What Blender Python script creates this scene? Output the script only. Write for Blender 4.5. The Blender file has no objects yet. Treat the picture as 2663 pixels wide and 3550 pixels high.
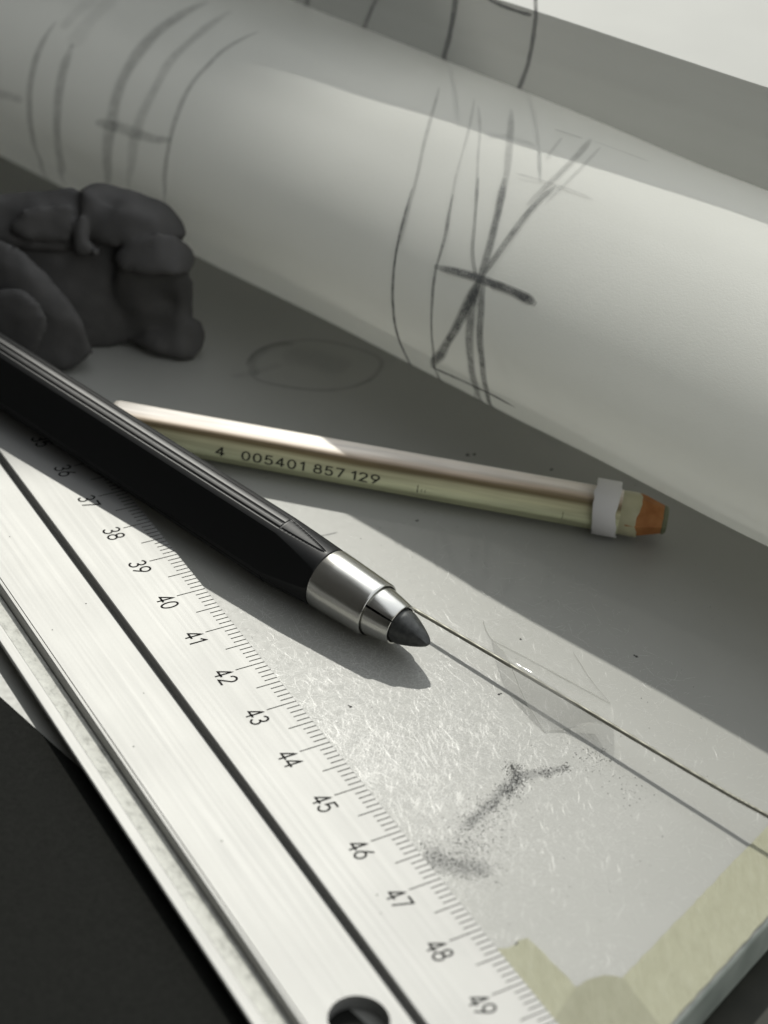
import bpy, bmesh, math, random
from mathutils import Vector, Matrix, noise
random.seed(7)
S = bpy.context.scene
COL = S.collection
CM = 0.01                      # everything below is written in centimetres

# ---------------------------------------------------------------- camera
cd = bpy.data.cameras.new("camera")
cam = bpy.data.objects.new("camera", cd); COL.objects.link(cam)
right = Vector((0.99310823, 0.06548139, 0.0972020))
up = Vector((-0.11720085, 0.55486032, 0.82364676))
fwd = Vector((0.0, 0.82936253, -0.55871083))
CAMP = Vector((0.3780844, -21.43345, 18.692514))
m = Matrix((right, up, -fwd)).transposed().to_4x4()
m.translation = CAMP * CM
cam.matrix_world = m
cd.sensor_fit = 'VERTICAL'; cd.sensor_height = 36; cd.lens = 6800 / 3550 * 36
cd.clip_start = 0.005; cd.clip_end = 50
cd.dof.use_dof = True; cd.dof.focus_distance = 0.302; cd.dof.aperture_fstop = 20
S.camera = cam

# ---------------------------------------------------------------- light
EL, AZ = math.radians(45), math.radians(-10)
SUN = Vector((math.sin(AZ) * math.cos(EL), math.cos(AZ) * math.cos(EL), math.sin(EL)))
w = bpy.data.worlds.new("World"); S.world = w; w.use_nodes = True
nt = w.node_tree; bg = nt.nodes['Background']
sky = nt.nodes.new('ShaderNodeTexSky'); sky.sky_type = 'NISHITA'; sky.sun_disc = False
sky.dust_density = 0.3; sky.air_density = 3.0; sky.sun_elevation = EL; sky.sun_rotation = AZ
hs = nt.nodes.new('ShaderNodeHueSaturation'); hs.inputs['Saturation'].default_value = 0.15
nt.links.new(sky.outputs[0], hs.inputs['Color']); nt.links.new(hs.outputs[0], bg.inputs[0])
bg.inputs[1].default_value = 0.15
ld = bpy.data.lights.new("sun", 'SUN'); ld.energy = 2.0; ld.angle = math.radians(0.8); ld.color = (1, 0.98, 0.90)
sun = bpy.data.objects.new("sun", ld); COL.objects.link(sun)
sun.rotation_euler = SUN.to_track_quat('Z', 'Y').to_euler()
S.view_settings.view_transform = 'Standard'; S.view_settings.look = 'None'
S.view_settings.exposure = 0.70; S.view_settings.gamma = 1.0

# ---------------------------------------------------------------- materials
class Mat:
    def __init__(s, name):
        s.m = bpy.data.materials.new(name); s.m.use_nodes = True
        s.t = s.m.node_tree; s.p = s.t.nodes['Principled BSDF']; s.out = s.t.nodes['Material Output']
        s._co = None
    def n(s, kind, **kw):
        x = s.t.nodes.new('ShaderNode' + kind)
        for k, v in kw.items():
            if hasattr(x, k) and k not in x.inputs: setattr(x, k, v)
            else: x.inputs[k].default_value = v
        return x
    def l(s, a, b): s.t.links.new(a, b)
    def co(s, scale=(100, 100, 100), rot=(0, 0, 0)):
        tc = s.n('TexCoord'); mp = s.n('Mapping'); mp.inputs['Scale'].default_value = scale
        mp.inputs['Rotation'].default_value = rot
        s.l(tc.outputs['Object'], mp.inputs['Vector']); return mp.outputs[0]
    def noise(s, scale, detail=3, vec=None, rough=0.5):
        x = s.n('TexNoise', Scale=scale, Detail=detail, Roughness=rough)
        s.l(vec if vec is not None else s.co(), x.inputs['Vector']); return x.outputs['Fac']
    def ramp(s, fac, stops, interp='LINEAR'):
        r = s.n('ValToRGB'); e = r.color_ramp.elements; r.color_ramp.interpolation = interp
        while len(e) < len(stops): e.new(0.5)
        for el, (p, c) in zip(e, stops):
            el.position = p; el.color = (*c, 1) if len(c) == 3 else c
        s.l(fac, r.inputs[0]); return r.outputs[0]
    def bump(s, h, strength, dist=0.0001, normal=None):
        b = s.n('Bump', Strength=strength, Distance=dist); s.l(h, b.inputs['Height'])
        if normal is not None: s.l(normal, b.inputs['Normal'])
        s.l(b.outputs[0], s.p.inputs['Normal']); return b.outputs[0]
    def set(s, base=None, rough=None, metal=None, spec=None, **kw):
        if base is not None: s.p.inputs['Base Color'].default_value = (*base, 1)
        if rough is not None: s.p.inputs['Roughness'].default_value = rough
        if metal is not None: s.p.inputs['Metallic'].default_value = metal
        if spec is not None: s.p.inputs['Specular IOR Level'].default_value = spec
        return s

def g3(v): return (v, v, v)
# drawing paper, a little translucent
def paper_mat(name, col, trans, clear=0.0):
    M = Mat(name); M.set(rough=0.55, spec=0.25); M.p.inputs['Sheen Weight'].default_value = 0.35; M.p.inputs['Sheen Roughness'].default_value = 0.5
    c = M.ramp(M.noise(0.7, 4), [(0.35, tuple(x * 0.965 for x in col)), (0.7, col)])
    M.l(c, M.p.inputs['Base Color'])
    b = M.bump(M.noise(26, 4, None, 0.65), 0.5, 0.00010)
    tr = M.n('BsdfTranslucent'); tr.inputs[0].default_value = (*[x * 0.97 for x in col], 1)
    mx = M.n('MixShader'); mx.inputs[0].default_value = trans
    M.l(M.p.outputs[0], mx.inputs[1]); M.l(tr.outputs[0], mx.inputs[2])
    cl = M.n('BsdfTransparent'); m2 = M.n('MixShader'); m2.inputs[0].default_value = clear
    M.l(mx.outputs[0], m2.inputs[1]); M.l(cl.outputs[0], m2.inputs[2]); M.l(m2.outputs[0], M.out.inputs[0])
    return M.m
PAPER = paper_mat('tracing_paper', (0.90, 0.905, 0.86), 0.40, 0.19)
FLAPM = paper_mat('tracing_paper_shaded', (0.16, 0.175, 0.142), 0.04, 0.22)  # same paper as the roll, with its shade put into a darker colour

M = Mat('board_plastic'); M.set(rough=0.36, spec=0.35)
n1 = M.noise(0.35, 4); n2 = M.noise(9, 4)
c = M.ramp(n1, [(0.3, (0.262, 0.263, 0.243)), (0.7, (0.287, 0.287, 0.267))]); M.l(c, M.p.inputs['Base Color'])
r = M.n('MapRange'); M.l(n2, r.inputs[0]); r.inputs[3].default_value = 0.36; r.inputs[4].default_value = 0.5
M.l(r.outputs[0], M.p.inputs['Roughness']); M.bump(M.noise(30, 3), 0.12, 0.00006)
BOARD = M.m
M = Mat('scratch_white'); M.set(base=(0.55, 0.545, 0.52), rough=0.32, spec=0.65); SCRATCH = M.m
M = Mat('board_side'); M.set(base=(0.26, 0.29, 0.265), rough=0.4)
M.l(M.ramp(M.noise(1.2, 4), [(0.3, (0.17, 0.195, 0.175)), (0.7, (0.30, 0.33, 0.30))]), M.p.inputs['Base Color']); BSIDE = M.m
M = Mat('dark_table'); M.set(rough=0.6, spec=0.3)
M.l(M.ramp(M.noise(3, 5), [(0.3, (0.010, 0.0105, 0.006)), (0.7, (0.017, 0.017, 0.011))]), M.p.inputs['Base Color']); TABLE = M.m
M = Mat('black_card'); M.set(rough=0.85, spec=0.05)
M.l(M.ramp(M.noise(16, 6, rough=0.75), [(0.3, (0.008, 0.0085, 0.0075)), (0.72, (0.015, 0.0155, 0.014))]), M.p.inputs['Base Color'])
M.bump(M.noise(24, 4), 0.4, 0.00012); CARD = M.m

def alu(name, base, rough, metal, stretch=(9, 520, 520), b=0.05):
    M = Mat(name); M.set(base=base, rough=rough, metal=metal, spec=0.5)
    f = M.noise(3.0, 4, M.co(tuple(stretch)))
    r = M.n('MapRange'); M.l(f, r.inputs[0]); r.inputs[3].default_value = rough - 0.05; r.inputs[4].default_value = rough + 0.05
    M.l(r.outputs[0], M.p.inputs['Roughness'])
    c1 = M.ramp(f, [(0.3, tuple(x * 0.975 for x in base)), (0.7, tuple(x * 1.02 for x in base))]); c2 = M.ramp(M.noise(0.6, 5), [(0.35, g3(0.93)), (0.65, g3(1.0))])
    mu = M.n('MixRGB', blend_type='MULTIPLY'); mu.inputs[0].default_value = 1.0; M.l(c1, mu.inputs[1]); M.l(c2, mu.inputs[2]); M.l(mu.outputs[0], M.p.inputs['Base Color'])
    M.bump(f, b, 0.00006); return M.m
ALU = alu('brushed_aluminium', (0.285, 0.285, 0.277), 0.58, 0.6)
M = Mat('speckled_strip'); M.set(rough=0.7, spec=0.3)
M.l(M.ramp(M.noise(9, 5, M.co((70, 100, 100)), 0.65), [(0.30, (0.34, 0.34, 0.31)), (0.46, (0.52, 0.52, 0.48)), (0.75, (0.64, 0.64, 0.59))]), M.p.inputs['Base Color'])
M.bump(M.noise(16, 4), 0.6, 0.0002); STRIP = M.m
M = Mat('print_black'); M.set(base=(0.014, 0.014, 0.013), rough=0.9, spec=0.05); INK = M.m
M = Mat('print_grey'); M.set(base=(0.035, 0.035, 0.03), rough=0.9, spec=0.05); INKG = M.m

M = Mat('black_lacquer'); M.set(base=(0.008, 0.0085, 0.009), rough=0.40, spec=0.25)
M.bump(M.noise(14, 3), 0.05, 0.0001); LACQ = M.m
M = Mat('barrel_groove'); M.set(base=(0.004, 0.004, 0.004), rough=0.6, spec=0.2); GROOVE = M.m
M = Mat('satin_steel'); M.set(base=(0.60, 0.595, 0.565), rough=0.2, metal=1.0)
f = M.noise(3.0, 4, M.co((12, 500, 500))); r = M.n('MapRange'); M.l(f, r.inputs[0]); r.inputs[3].default_value = 0.13; r.inputs[4].default_value = 0.33
M.l(r.outputs[0], M.p.inputs['Roughness']); M.bump(f, 0.10, 0.00005); STEEL = M.m
M = Mat('dark_bore'); M.set(base=(0.012, 0.012, 0.012), rough=0.6); BORE = M.m
M = Mat('graphite'); M.set(rough=0.36, metal=0.35, spec=0.5)
M.l(M.ramp(M.noise(12, 4), [(0.3, (0.035, 0.037, 0.036)), (0.7, (0.065, 0.068, 0.066))]), M.p.inputs['Base Color'])
M.bump(M.noise(26, 3), 0.25, 0.0001); GRAPH = M.m

M = Mat('kneaded_rubber'); M.set(rough=0.62, spec=0.25)
M.l(M.ramp(M.noise(1.6, 4), [(0.3, (0.048, 0.047, 0.046)), (0.7, (0.066, 0.064, 0.063))]), M.p.inputs['Base Color'])
M.bump(M.noise(9, 5, None, 0.6), 0.16, 0.0004); RUBBER = M.m

# pencil wood and lacquer: bands round the axis (object x runs along the pencil)
M = Mat('pencil_wood'); M.set(rough=0.42, spec=0.4)
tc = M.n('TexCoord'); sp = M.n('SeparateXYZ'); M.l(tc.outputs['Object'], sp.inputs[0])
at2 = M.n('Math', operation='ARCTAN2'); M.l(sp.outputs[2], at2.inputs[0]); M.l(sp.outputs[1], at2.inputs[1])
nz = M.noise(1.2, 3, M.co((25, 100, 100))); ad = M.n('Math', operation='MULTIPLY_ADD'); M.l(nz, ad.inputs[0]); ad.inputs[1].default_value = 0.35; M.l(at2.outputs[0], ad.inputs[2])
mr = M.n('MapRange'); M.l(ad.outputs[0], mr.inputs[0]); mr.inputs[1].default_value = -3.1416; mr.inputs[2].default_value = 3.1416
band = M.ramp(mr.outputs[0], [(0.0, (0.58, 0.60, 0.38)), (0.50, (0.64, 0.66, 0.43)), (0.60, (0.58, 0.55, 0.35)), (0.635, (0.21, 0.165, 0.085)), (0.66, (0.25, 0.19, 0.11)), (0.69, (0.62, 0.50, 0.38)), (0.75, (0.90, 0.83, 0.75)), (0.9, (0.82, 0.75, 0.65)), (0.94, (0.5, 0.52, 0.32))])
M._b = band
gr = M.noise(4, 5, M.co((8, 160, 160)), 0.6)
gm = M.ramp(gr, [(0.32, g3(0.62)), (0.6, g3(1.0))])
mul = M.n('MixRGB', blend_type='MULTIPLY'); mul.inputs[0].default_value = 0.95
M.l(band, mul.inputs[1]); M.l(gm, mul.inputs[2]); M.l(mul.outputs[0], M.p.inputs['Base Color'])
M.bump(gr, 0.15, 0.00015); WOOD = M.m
M = Mat('terracotta_core'); M.set(rough=0.7, spec=0.2)
M.l(M.ramp(M.noise(4, 5), [(0.3, (0.26, 0.105, 0.035)), (0.7, (0.40, 0.18, 0.065))]), M.p.inputs['Base Color']); CORE = M.m
M = Mat('cream_lacquer'); M.set(rough=0.4)
M.l(M.ramp(M.noise(3, 4), [(0.3, (0.36, 0.345, 0.22)), (0.7, (0.48, 0.46, 0.31))]), M.p.inputs['Base Color']); CREAM = M.m
M = Mat('tip_end'); M.set(base=(0.13, 0.14, 0.08), rough=0.6); TIPEND = M.m
M = Mat('ring_plastic'); M.set(base=(0.82, 0.81, 0.81), rough=0.45, spec=0.35)
tr = M.n('BsdfTranslucent'); tr.inputs[0].default_value = (0.7, 0.7, 0.7, 1); mx = M.n('MixShader'); mx.inputs[0].default_value = 0.3
M.l(M.p.outputs[0], mx.inputs[1]); M.l(tr.outputs[0], mx.inputs[2]); M.l(mx.outputs[0], M.out.inputs[0]); RING = M.m

M = Mat('steel_cable'); M.set(base=(0.21, 0.205, 0.17), rough=0.45, metal=0.4); CABLE = M.m
def film(name, amount, rough):
    M = Mat(name); M.set(base=(0.72, 0.72, 0.68), rough=rough, spec=0.6); M.bump(M.noise(1.4, 3), 0.35, 0.0008)
    tr = M.n('BsdfTranslucent'); tr.inputs[0].default_value = (0.75, 0.75, 0.72, 1); m1 = M.n('MixShader'); m1.inputs[0].default_value = 0.35
    M.l(M.p.outputs[0], m1.inputs[1]); M.l(tr.outputs[0], m1.inputs[2])
    cl = M.n('BsdfTransparent'); m2 = M.n('MixShader')
    lw = M.n('LayerWeight', Blend=0.25); mr = M.n('MapRange'); M.l(lw.outputs['Facing'], mr.inputs[0]); mr.inputs[3].default_value = amount; mr.inputs[4].default_value = min(1, amount + 0.2)
    M.l(mr.outputs[0], m2.inputs[0]); M.l(cl.outputs[0], m2.inputs[1]); M.l(m1.outputs[0], m2.inputs[2]); M.l(m2.outputs[0], M.out.inputs[0]); return M.m
CTAPE = film('clear_tape', 0.27, 0.10); CTAPE2 = film('clear_tape_flat', 0.04, 0.2)
M = Mat('tape_edge'); M.set(base=(0.16, 0.16, 0.13), rough=0.5); M.p.inputs['Alpha'].default_value = 0.55; TEDGE = M.m
def masking(name, k):
    M = Mat(name); M.set(rough=0.6, spec=0.3)
    a = M.noise(5.5, 6, M.co((150, 40, 100), (0, 0, -0.97)), 0.7)
    M.l(M.ramp(a, [(0.3, (0.295 * k, 0.292 * k, 0.205 * k)), (0.55, (0.325 * k, 0.322 * k, 0.232 * k)), (0.75, (0.36 * k, 0.357 * k, 0.268 * k))]), M.p.inputs['Base Color'])
    M.bump(a, 0.8, 0.0006); return M.m
MASK = masking('masking_tape', 1.0); MASK2 = masking('masking_tape_double', 0.84)
M = Mat('graphite_dust'); M.set(base=(0.06, 0.06, 0.055), rough=0.6); DUST = M.m

def pencil_mat(name, dark):
    M = Mat(name); M.set(base=(0.085, 0.09, 0.095), rough=0.6, spec=0.3)
    a1 = M.noise(42, 4, None, 0.7); a2 = M.noise(5, 4); mxn = M.n('MixRGB'); mxn.inputs[0].default_value = 0.45
    M.l(a1, mxn.inputs[1]); M.l(a2, mxn.inputs[2]); a = mxn.outputs[0]
    r = M.n('MapRange'); M.l(a, r.inputs[0]); r.inputs[1].default_value = 0.36; r.inputs[2].default_value = 0.62
    r.inputs[3].default_value = min(1, dark * 1.2); r.inputs[4].default_value = dark * 0.6
    # softer edges: the uv x runs across the stroke
    uv = M.n('UVMap'); sx = M.n('SeparateXYZ'); M.l(uv.outputs[0], sx.inputs[0])
    e = M.n('Math', operation='PINGPONG'); M.l(sx.outputs[0], e.inputs[0]); e.inputs[1].default_value = 0.5
    e2 = M.n('MapRange'); M.l(e.outputs[0], e2.inputs[0]); e2.inputs[1].default_value = 0.0; e2.inputs[2].default_value = 0.3
    f0 = M.n('Math', operation='MULTIPLY'); M.l(r.outputs[0], f0.inputs[0]); M.l(e2.outputs[0], f0.inputs[1])
    e3 = M.n('MapRange'); M.l(sx.outputs[1], e3.inputs[0]); e3.inputs[1].default_value = 0.0; e3.inputs[2].default_value = 1.0
    f = M.n('Math', operation='MULTIPLY'); M.l(f0.outputs[0], f.inputs[0]); M.l(sx.outputs[1], f.inputs[1])
    M.l(f.outputs[0], M.p.inputs['Alpha']); return M.m
PMATS = {}
def pmat(d):
    d = round(d * 10) / 10 or 0.1
    if d not in PMATS: PMATS[d] = pencil_mat('pencil_stroke', d)
    return PMATS[d]

# ---------------------------------------------------------------- helpers
def tag(o, label=None, cat=None, group=None, kind=None):
    if label: o['label'] = label
    if cat: o['category'] = cat
    if group: o['group'] = group
    if kind: o['kind'] = kind
    return o
def empty(name, loc=(0, 0, 0), mat=None):
    o = bpy.data.objects.new(name, None); COL.objects.link(o); o.empty_display_size = 0.01
    if mat is not None: o.matrix_world = mat
    else: o.location = Vector(loc) * CM
    return o
def mk(name, verts, faces, mats, parent=None, smooth=True, loc=None, matidx=None, uvs=None, sharp=None):
    me = bpy.data.meshes.new(name)
    L = Vector(loc) if loc is not None else Vector((0, 0, 0))
    me.from_pydata([tuple((Vector(v) - L) * CM) for v in verts], [], faces)
    for mm in (mats if isinstance(mats, (list, tuple)) else [mats]): me.materials.append(mm)
    if matidx: me.polygons.foreach_set('material_index', matidx)
    if uvs:
        ul = me.uv_layers.new(name='UVMap')
        for p in me.polygons:
            for li in p.loop_indices: ul.data[li].uv = uvs[me.loops[li].vertex_index]
    me.polygons.foreach_set('use_smooth', [smooth] * len(me.polygons))
    me.update()
    if sharp and smooth:
        me.set_sharp_from_angle(angle=math.radians(sharp))
    o = bpy.data.objects.new(name, me); COL.objects.link(o)
    if loc is not None: o.location = L * CM
    if parent: o.parent = parent
    return o
def grid(nu, nv, fn, closed_v=False):
    V = [fn(i, j) for i in range(nu) for j in range(nv)]; F = []
    for i in range(nu - 1):
        for j in range(nv if closed_v else nv - 1):
            k = (j + 1) % nv
            F.append((i * nv + j, i * nv + k, (i + 1) * nv + k, (i + 1) * nv + j))
    return V, F
def lathe(prof, n=64, axis='x', cap=True, a0=0.0, a1=None):
    """rings of (x, r) round the local x axis"""
    full = a1 is None
    V = []; F = []
    m_ = n if full else n + 1
    for x, r in prof:
        for j in range(m_):
            a = 2 * math.pi * j / n if full else a0 + (a1 - a0) * j / n
            V.append((x, r * math.cos(a), r * math.sin(a)))
    for i in range(len(prof) - 1):
        for j in range(n):
            k = (j + 1) % m_
            F.append((i * m_ + j, i * m_ + k, (i + 1) * m_ + k, (i + 1) * m_ + j))
    if cap and full:
        F.append(tuple(range(m_))[::-1]); F.append(tuple((len(prof) - 1) * m_ + j for j in range(m_)))
    return V, F
def prism(poly, z0, z1):
    n = len(poly); V = [(x, y, z0) for x, y in poly] + [(x, y, z1) for x, y in poly]
    F = [tuple(range(n))[::-1], tuple(range(n, 2 * n))]
    F += [(i, (i + 1) % n, n + (i + 1) % n, n + i) for i in range(n)]
    return V, F
def ribbon(pts, normals, width, taper=True, lift=0.002):
    """flat stroke along pts; returns verts, faces, uvs"""
    P = [Vector(p) for p in pts]; V = []; F = []; U = []; n = len(P)
    for i, p in enumerate(P):
        t = (P[min(i + 1, n - 1)] - P[max(i - 1, 0)]).normalized(); nn = Vector(normals[i]); s = t.cross(nn).normalized()
        a = i / (n - 1); ww = width * (0.5 + 0.5 * min(1, min(a, 1 - a) * 7)) if taper else width
        ww *= 0.85 + 0.3 * noise.noise(p * 1.3)
        fade = min(1, 0.35 + min(a, 1 - a) * 6) if taper else 1
        for q, ux in ((-0.5, 0.0), (-0.17, 0.33), (0.17, 0.67), (0.5, 1.0)):
            V.append(p + s * ww * q + nn * lift); U.append((ux, fade))
    for i in range(n - 1):
        for q in range(3):
            F.append((i * 4 + q, i * 4 + q + 1, i * 4 + q + 5, i * 4 + q + 4))
    return V, F, U
def catmull(pts, k=6):
    P = [Vector(p) for p in pts]; out = []
    for i in range(len(P) - 1):
        p0, p1, p2, p3 = P[max(i - 1, 0)], P[i], P[i + 1], P[min(i + 2, len(P) - 1)]
        for j in range(k):
            t = j / k
            out.append(0.5 * ((2 * p1) + (p2 - p0) * t + (2 * p0 - 5 * p1 + 4 * p2 - p3) * t * t + (3 * p1 - p0 - 3 * p2 + p3) * t ** 3))
    out.append(P[-1]); return out
class Strokes:
    """pencil strokes; each one becomes a part of its own, a hair above the last"""
    def __init__(s, name): s.name = name; s.items = []
    def add(s, pts, normals, width, dark):
        s.items.append((*ribbon(pts, normals, width, lift=0.002 + 0.0006 * (len(s.items) + 1)), pmat(dark)))
    def build(s, parent=None):
        for V, F, U, mm in s.items: mk(s.name, V, F, mm, parent, True, uvs=U)
# technical single-stroke digits on a 0.62 x 1 cell
def arc(cx, cy, rx, ry, a0, a1, n=14):
    return [(cx + rx * math.cos(math.radians(a0 + (a1 - a0) * i / n)), cy + ry * math.sin(math.radians(a0 + (a1 - a0) * i / n))) for i in range(n + 1)]
DIGITS = {
    '0': [arc(.31, .5, .29, .5, 90, 450, 28)],
    '1': [[(.10, .76), (.34, 1.0), (.34, 0)]],
    '2': [arc(.31, .71, .27, .29, 165, -25) + [(.04, 0), (.60, 0)]],
    '3': [arc(.29, .755, .245, .245, 150, -90, 16) , arc(.29, .26, .28, .26, 90, -155, 18)],
    '4': [[(.44, 0), (.44, 1.0), (.02, .28), (.62, .28)]],
    '5': [[(.55, 1.0), (.12, 1.0), (.07, .53)] + arc(.30, .31, .29, .31, 130, -150, 18)],
    '6': [[(.46, 1.0), (.12, .52)] + arc(.31, .30, .285, .30, 145, 505, 26)],
    '7': [[(.02, 1.0), (.60, 1.0), (.22, 0)]],
    '8': [arc(.31, .76, .235, .24, 270, 630, 24), arc(.31, .27, .29, .27, 90, 450, 24)],
    '9': [arc(.31, .70, .285, .30, -35, 325, 26) + [(.16, 0)]],
}
def digit_mesh(txt, stroke, adv=0.80):
    """flat digits, cap height 1; returns verts (x, y) and faces"""
    V = []; F = []; x = 0.0
    for ch in txt:
        if ch in DIGITS:
            for line in DIGITS[ch]:
                fine = [line[0]]
                for q0, q1 in zip(line, line[1:]):
                    ns = max(1, int(math.dist(q0, q1) / 0.12))
                    fine += [(q0[0] + (q1[0] - q0[0]) * i / ns, q0[1] + (q1[1] - q0[1]) * i / ns) for i in range(1, ns + 1)]
                line = fine
                n = len(line); base = len(V)
                closed = math.dist(line[0], line[-1]) < 1e-4
                for i, (px_, py_) in enumerate(line):
                    a = Vector(line[i - 1] if i > 0 else (line[-2] if closed else line[0])); c = Vector(line[i + 1] if i < n - 1 else (line[1] if closed else line[-1]))
                    p = Vector((px_, py_)); d1 = (p - a); d2 = (c - p)
                    if d1.length < 1e-9: d1 = d2
                    if d2.length < 1e-9: d2 = d1
                    d1.normalize(); d2.normalize(); t = (d1 + d2)
                    t = t.normalized() if t.length > 1e-6 else d1
                    k = min(1.7, 1 / max(0.35, t.dot(d1)))
                    s_ = Vector((-t.y, t.x)) * stroke * 0.5 * k
                    e = t * stroke * 0.3 * (-1 if i == 0 else (1 if i == n - 1 else 0)) * (0 if closed else 1)
                    V += [(x + p.x + s_.x + e.x, p.y + s_.y + e.y), (x + p.x - s_.x + e.x, p.y - s_.y + e.y)]
                for i in range(n - 1): F.append((base + 2 * i, base + 2 * i + 1, base + 2 * i + 3, base + 2 * i + 2))
        x += adv * (0.72 if ch == '1' else 1.0)
    return V, F, x - (adv - 0.62)

# pencil strokes: (position along the roll, angle round it), width, tone
ROLL_LINES = [([(-12.6, 99.6), (-12.67, 105.3), (-12.71, 111.3), (-12.74, 115.9), (-12.72, 121.5), (-12.67, 127.2), (-12.6, 133.1), (-12.47, 140.2), (-12.3, 150.4), (-12.17, 171.3), (-12.17, 195.4), (-12.39, 212.3)], 0.151, 0.62), ([(-11.98, 99.4), (-11.95, 107.3), (-11.94, 114.0), (-11.94, 122.0), (-11.84, 128.5), (-11.77, 134.7), (-11.73, 140.7), (-11.62, 152.7), (-11.53, 168.9), (-11.62, 201.5)], 0.127, 0.34), ([(-11.0, 102.8), (-11.1, 108.0), (-11.17, 113.6), (-11.16, 118.9), (-11.16, 124.4), (-11.1, 129.7), (-11.02, 134.2), (-10.93, 139.7), (-10.83, 145.7), (-10.74, 152.9), (-10.66, 162.7), (-10.59, 179.1), (-10.65, 200.0)], 0.068, 0.5), ([(-12.71, 151.5), (-12.49, 150.3), (-12.2, 149.1), (-11.78, 148.2), (-11.37, 147.4), (-11.09, 146.2), (-10.83, 144.2)], 0.099, 0.62), ([(-14.93, 125.1), (-14.9, 130.5), (-14.82, 136.7), (-14.69, 144.0), (-14.56, 152.2), (-14.41, 163.4), (-14.3, 186.9), (-14.34, 204.6), (-14.48, 217.2), (-15.48, 234.8)], 0.102, 0.55), ([(-14.2, 129.0), (-14.09, 134.4), (-13.97, 140.0), (-13.81, 148.1), (-13.67, 157.4), (-13.58, 170.1), (-13.54, 191.1), (-13.68, 210.2), (-14.31, 226.4)], 0.119, 0.5), ([(-15.7, 165.8), (-15.32, 161.5), (-14.99, 159.5), (-14.63, 158.1)], 0.109, 0.45), ([(-14.27, 111.1), (-14.27, 118.0), (-14.23, 124.0), (-14.16, 130.5)], 0.267, 0.16), ([(-14.62, 113.5), (-14.68, 120.5), (-14.67, 126.6)], 0.179, 0.16), ([(-7.02, 95.5), (-6.74, 101.3), (-6.48, 107.0), (-6.26, 112.0), (-6.06, 116.6), (-5.8, 122.7), (-5.58, 129.6), (-5.42, 136.1), (-5.27, 143.4)], 0.059, 0.3), ([(-5.69, 127.0), (-5.55, 132.3), (-5.41, 138.8), (-5.3, 145.1), (-5.19, 152.7), (-5.08, 163.2), (-4.99, 181.9), (-4.97, 202.4), (-5.01, 215.3), (-5.14, 223.6), (-5.55, 234.8), (-5.22, 234.5)], 0.048, 0.75), ([(-6.28, 94.2), (-5.81, 103.4), (-5.42, 112.1), (-5.14, 119.2), (-4.86, 126.4), (-4.65, 133.9)], 0.048, 0.25), ([(-4.94, 124.0), (-4.76, 128.9), (-4.6, 134.0), (-4.49, 139.6), (-4.42, 145.2), (-4.33, 151.6), (-4.22, 161.4), (-4.15, 175.6), (-4.12, 194.9), (-4.17, 209.9), (-4.43, 222.8), (-4.92, 234.5)], 0.058, 0.55), ([(-6.06, 96.5), (-5.54, 104.3), (-5.08, 112.3), (-4.68, 119.2), (-4.39, 124.8)], 0.053, 0.22), ([(-4.76, 117.5), (-4.46, 123.4), (-4.19, 129.4), (-3.98, 135.0), (-3.79, 139.2), (-3.58, 143.4)], 0.068, 0.4), ([(-5.56, 92.0), (-5.11, 100.1), (-4.7, 107.5), (-4.36, 113.9), (-4.1, 120.0), (-3.87, 125.7)], 0.106, 0.3), ([(-4.35, 114.7), (-4.14, 119.6), (-3.93, 125.2), (-3.79, 129.8), (-3.69, 133.9), (-3.61, 138.2), (-3.54, 143.6)], 0.125, 0.55), ([(-3.53, 141.0), (-3.54, 148.6), (-3.58, 160.0), (-3.7, 183.7), (-3.95, 206.2), (-4.45, 222.0)], 0.154, 0.85), ([(-3.87, 90.6), (-3.73, 96.8), (-3.66, 101.4), (-3.61, 107.3), (-3.6, 113.4), (-3.62, 119.0)], 0.114, 0.3), ([(-3.56, 92.7), (-3.45, 99.1), (-3.39, 104.4), (-3.36, 109.9), (-3.37, 116.5)], 0.067, 0.25), ([(-3.46, 111.1), (-3.5, 115.7), (-3.51, 120.7), (-3.5, 125.7), (-3.5, 130.4), (-3.51, 135.7), (-3.53, 141.5)], 0.103, 0.65), ([(-3.55, 142.7), (-3.53, 147.3), (-3.47, 153.0), (-3.37, 163.4), (-3.29, 185.8), (-3.28, 202.5), (-3.36, 216.5), (-3.53, 224.2), (-3.93, 234.8)], 0.134, 0.55), ([(-3.45, 142.4), (-3.36, 148.0), (-3.25, 154.7), (-3.16, 163.9), (-3.07, 179.1), (-3.02, 197.3), (-3.07, 212.5), (-3.19, 221.2), (-3.51, 230.1), (-3.58, 234.8), (-3.39, 234.5)], 0.103, 0.7), ([(-4.47, 145.0), (-4.13, 143.9), (-3.78, 142.8), (-3.39, 142.1), (-3.01, 141.5), (-2.67, 141.5), (-2.38, 142.2)], 0.125, 0.8), ([(-3.32, 142.5), (-2.89, 141.7), (-2.44, 141.8)], 0.154, 0.35), ([(-4.5, 222.0), (-4.02, 220.9), (-3.58, 220.2), (-3.08, 219.8), (-2.55, 220.3)], 0.068, 0.72), ([(-4.34, 222.2), (-4.85, 234.8), (-4.65, 234.5), (-4.42, 234.5)], 0.042, 0.5), ([(-3.61, 224.4), (-4.02, 234.8), (-3.82, 234.8)], 0.041, 0.45), ([(-4.25, 112.5), (-3.88, 111.8), (-3.46, 111.1), (-3.08, 110.8), (-2.72, 110.7)], 0.073, 0.22), ([(-4.53, 93.5), (-4.28, 92.9), (-3.96, 92.3)], 0.031, 0.35), ([(-3.8, 91.6), (-3.33, 90.9), (-2.65, 90.3)], 0.031, 0.25), ([(-4.24, 95.6), (-4.12, 101.2), (-4.05, 105.0)], 0.062, 0.22)]
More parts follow.
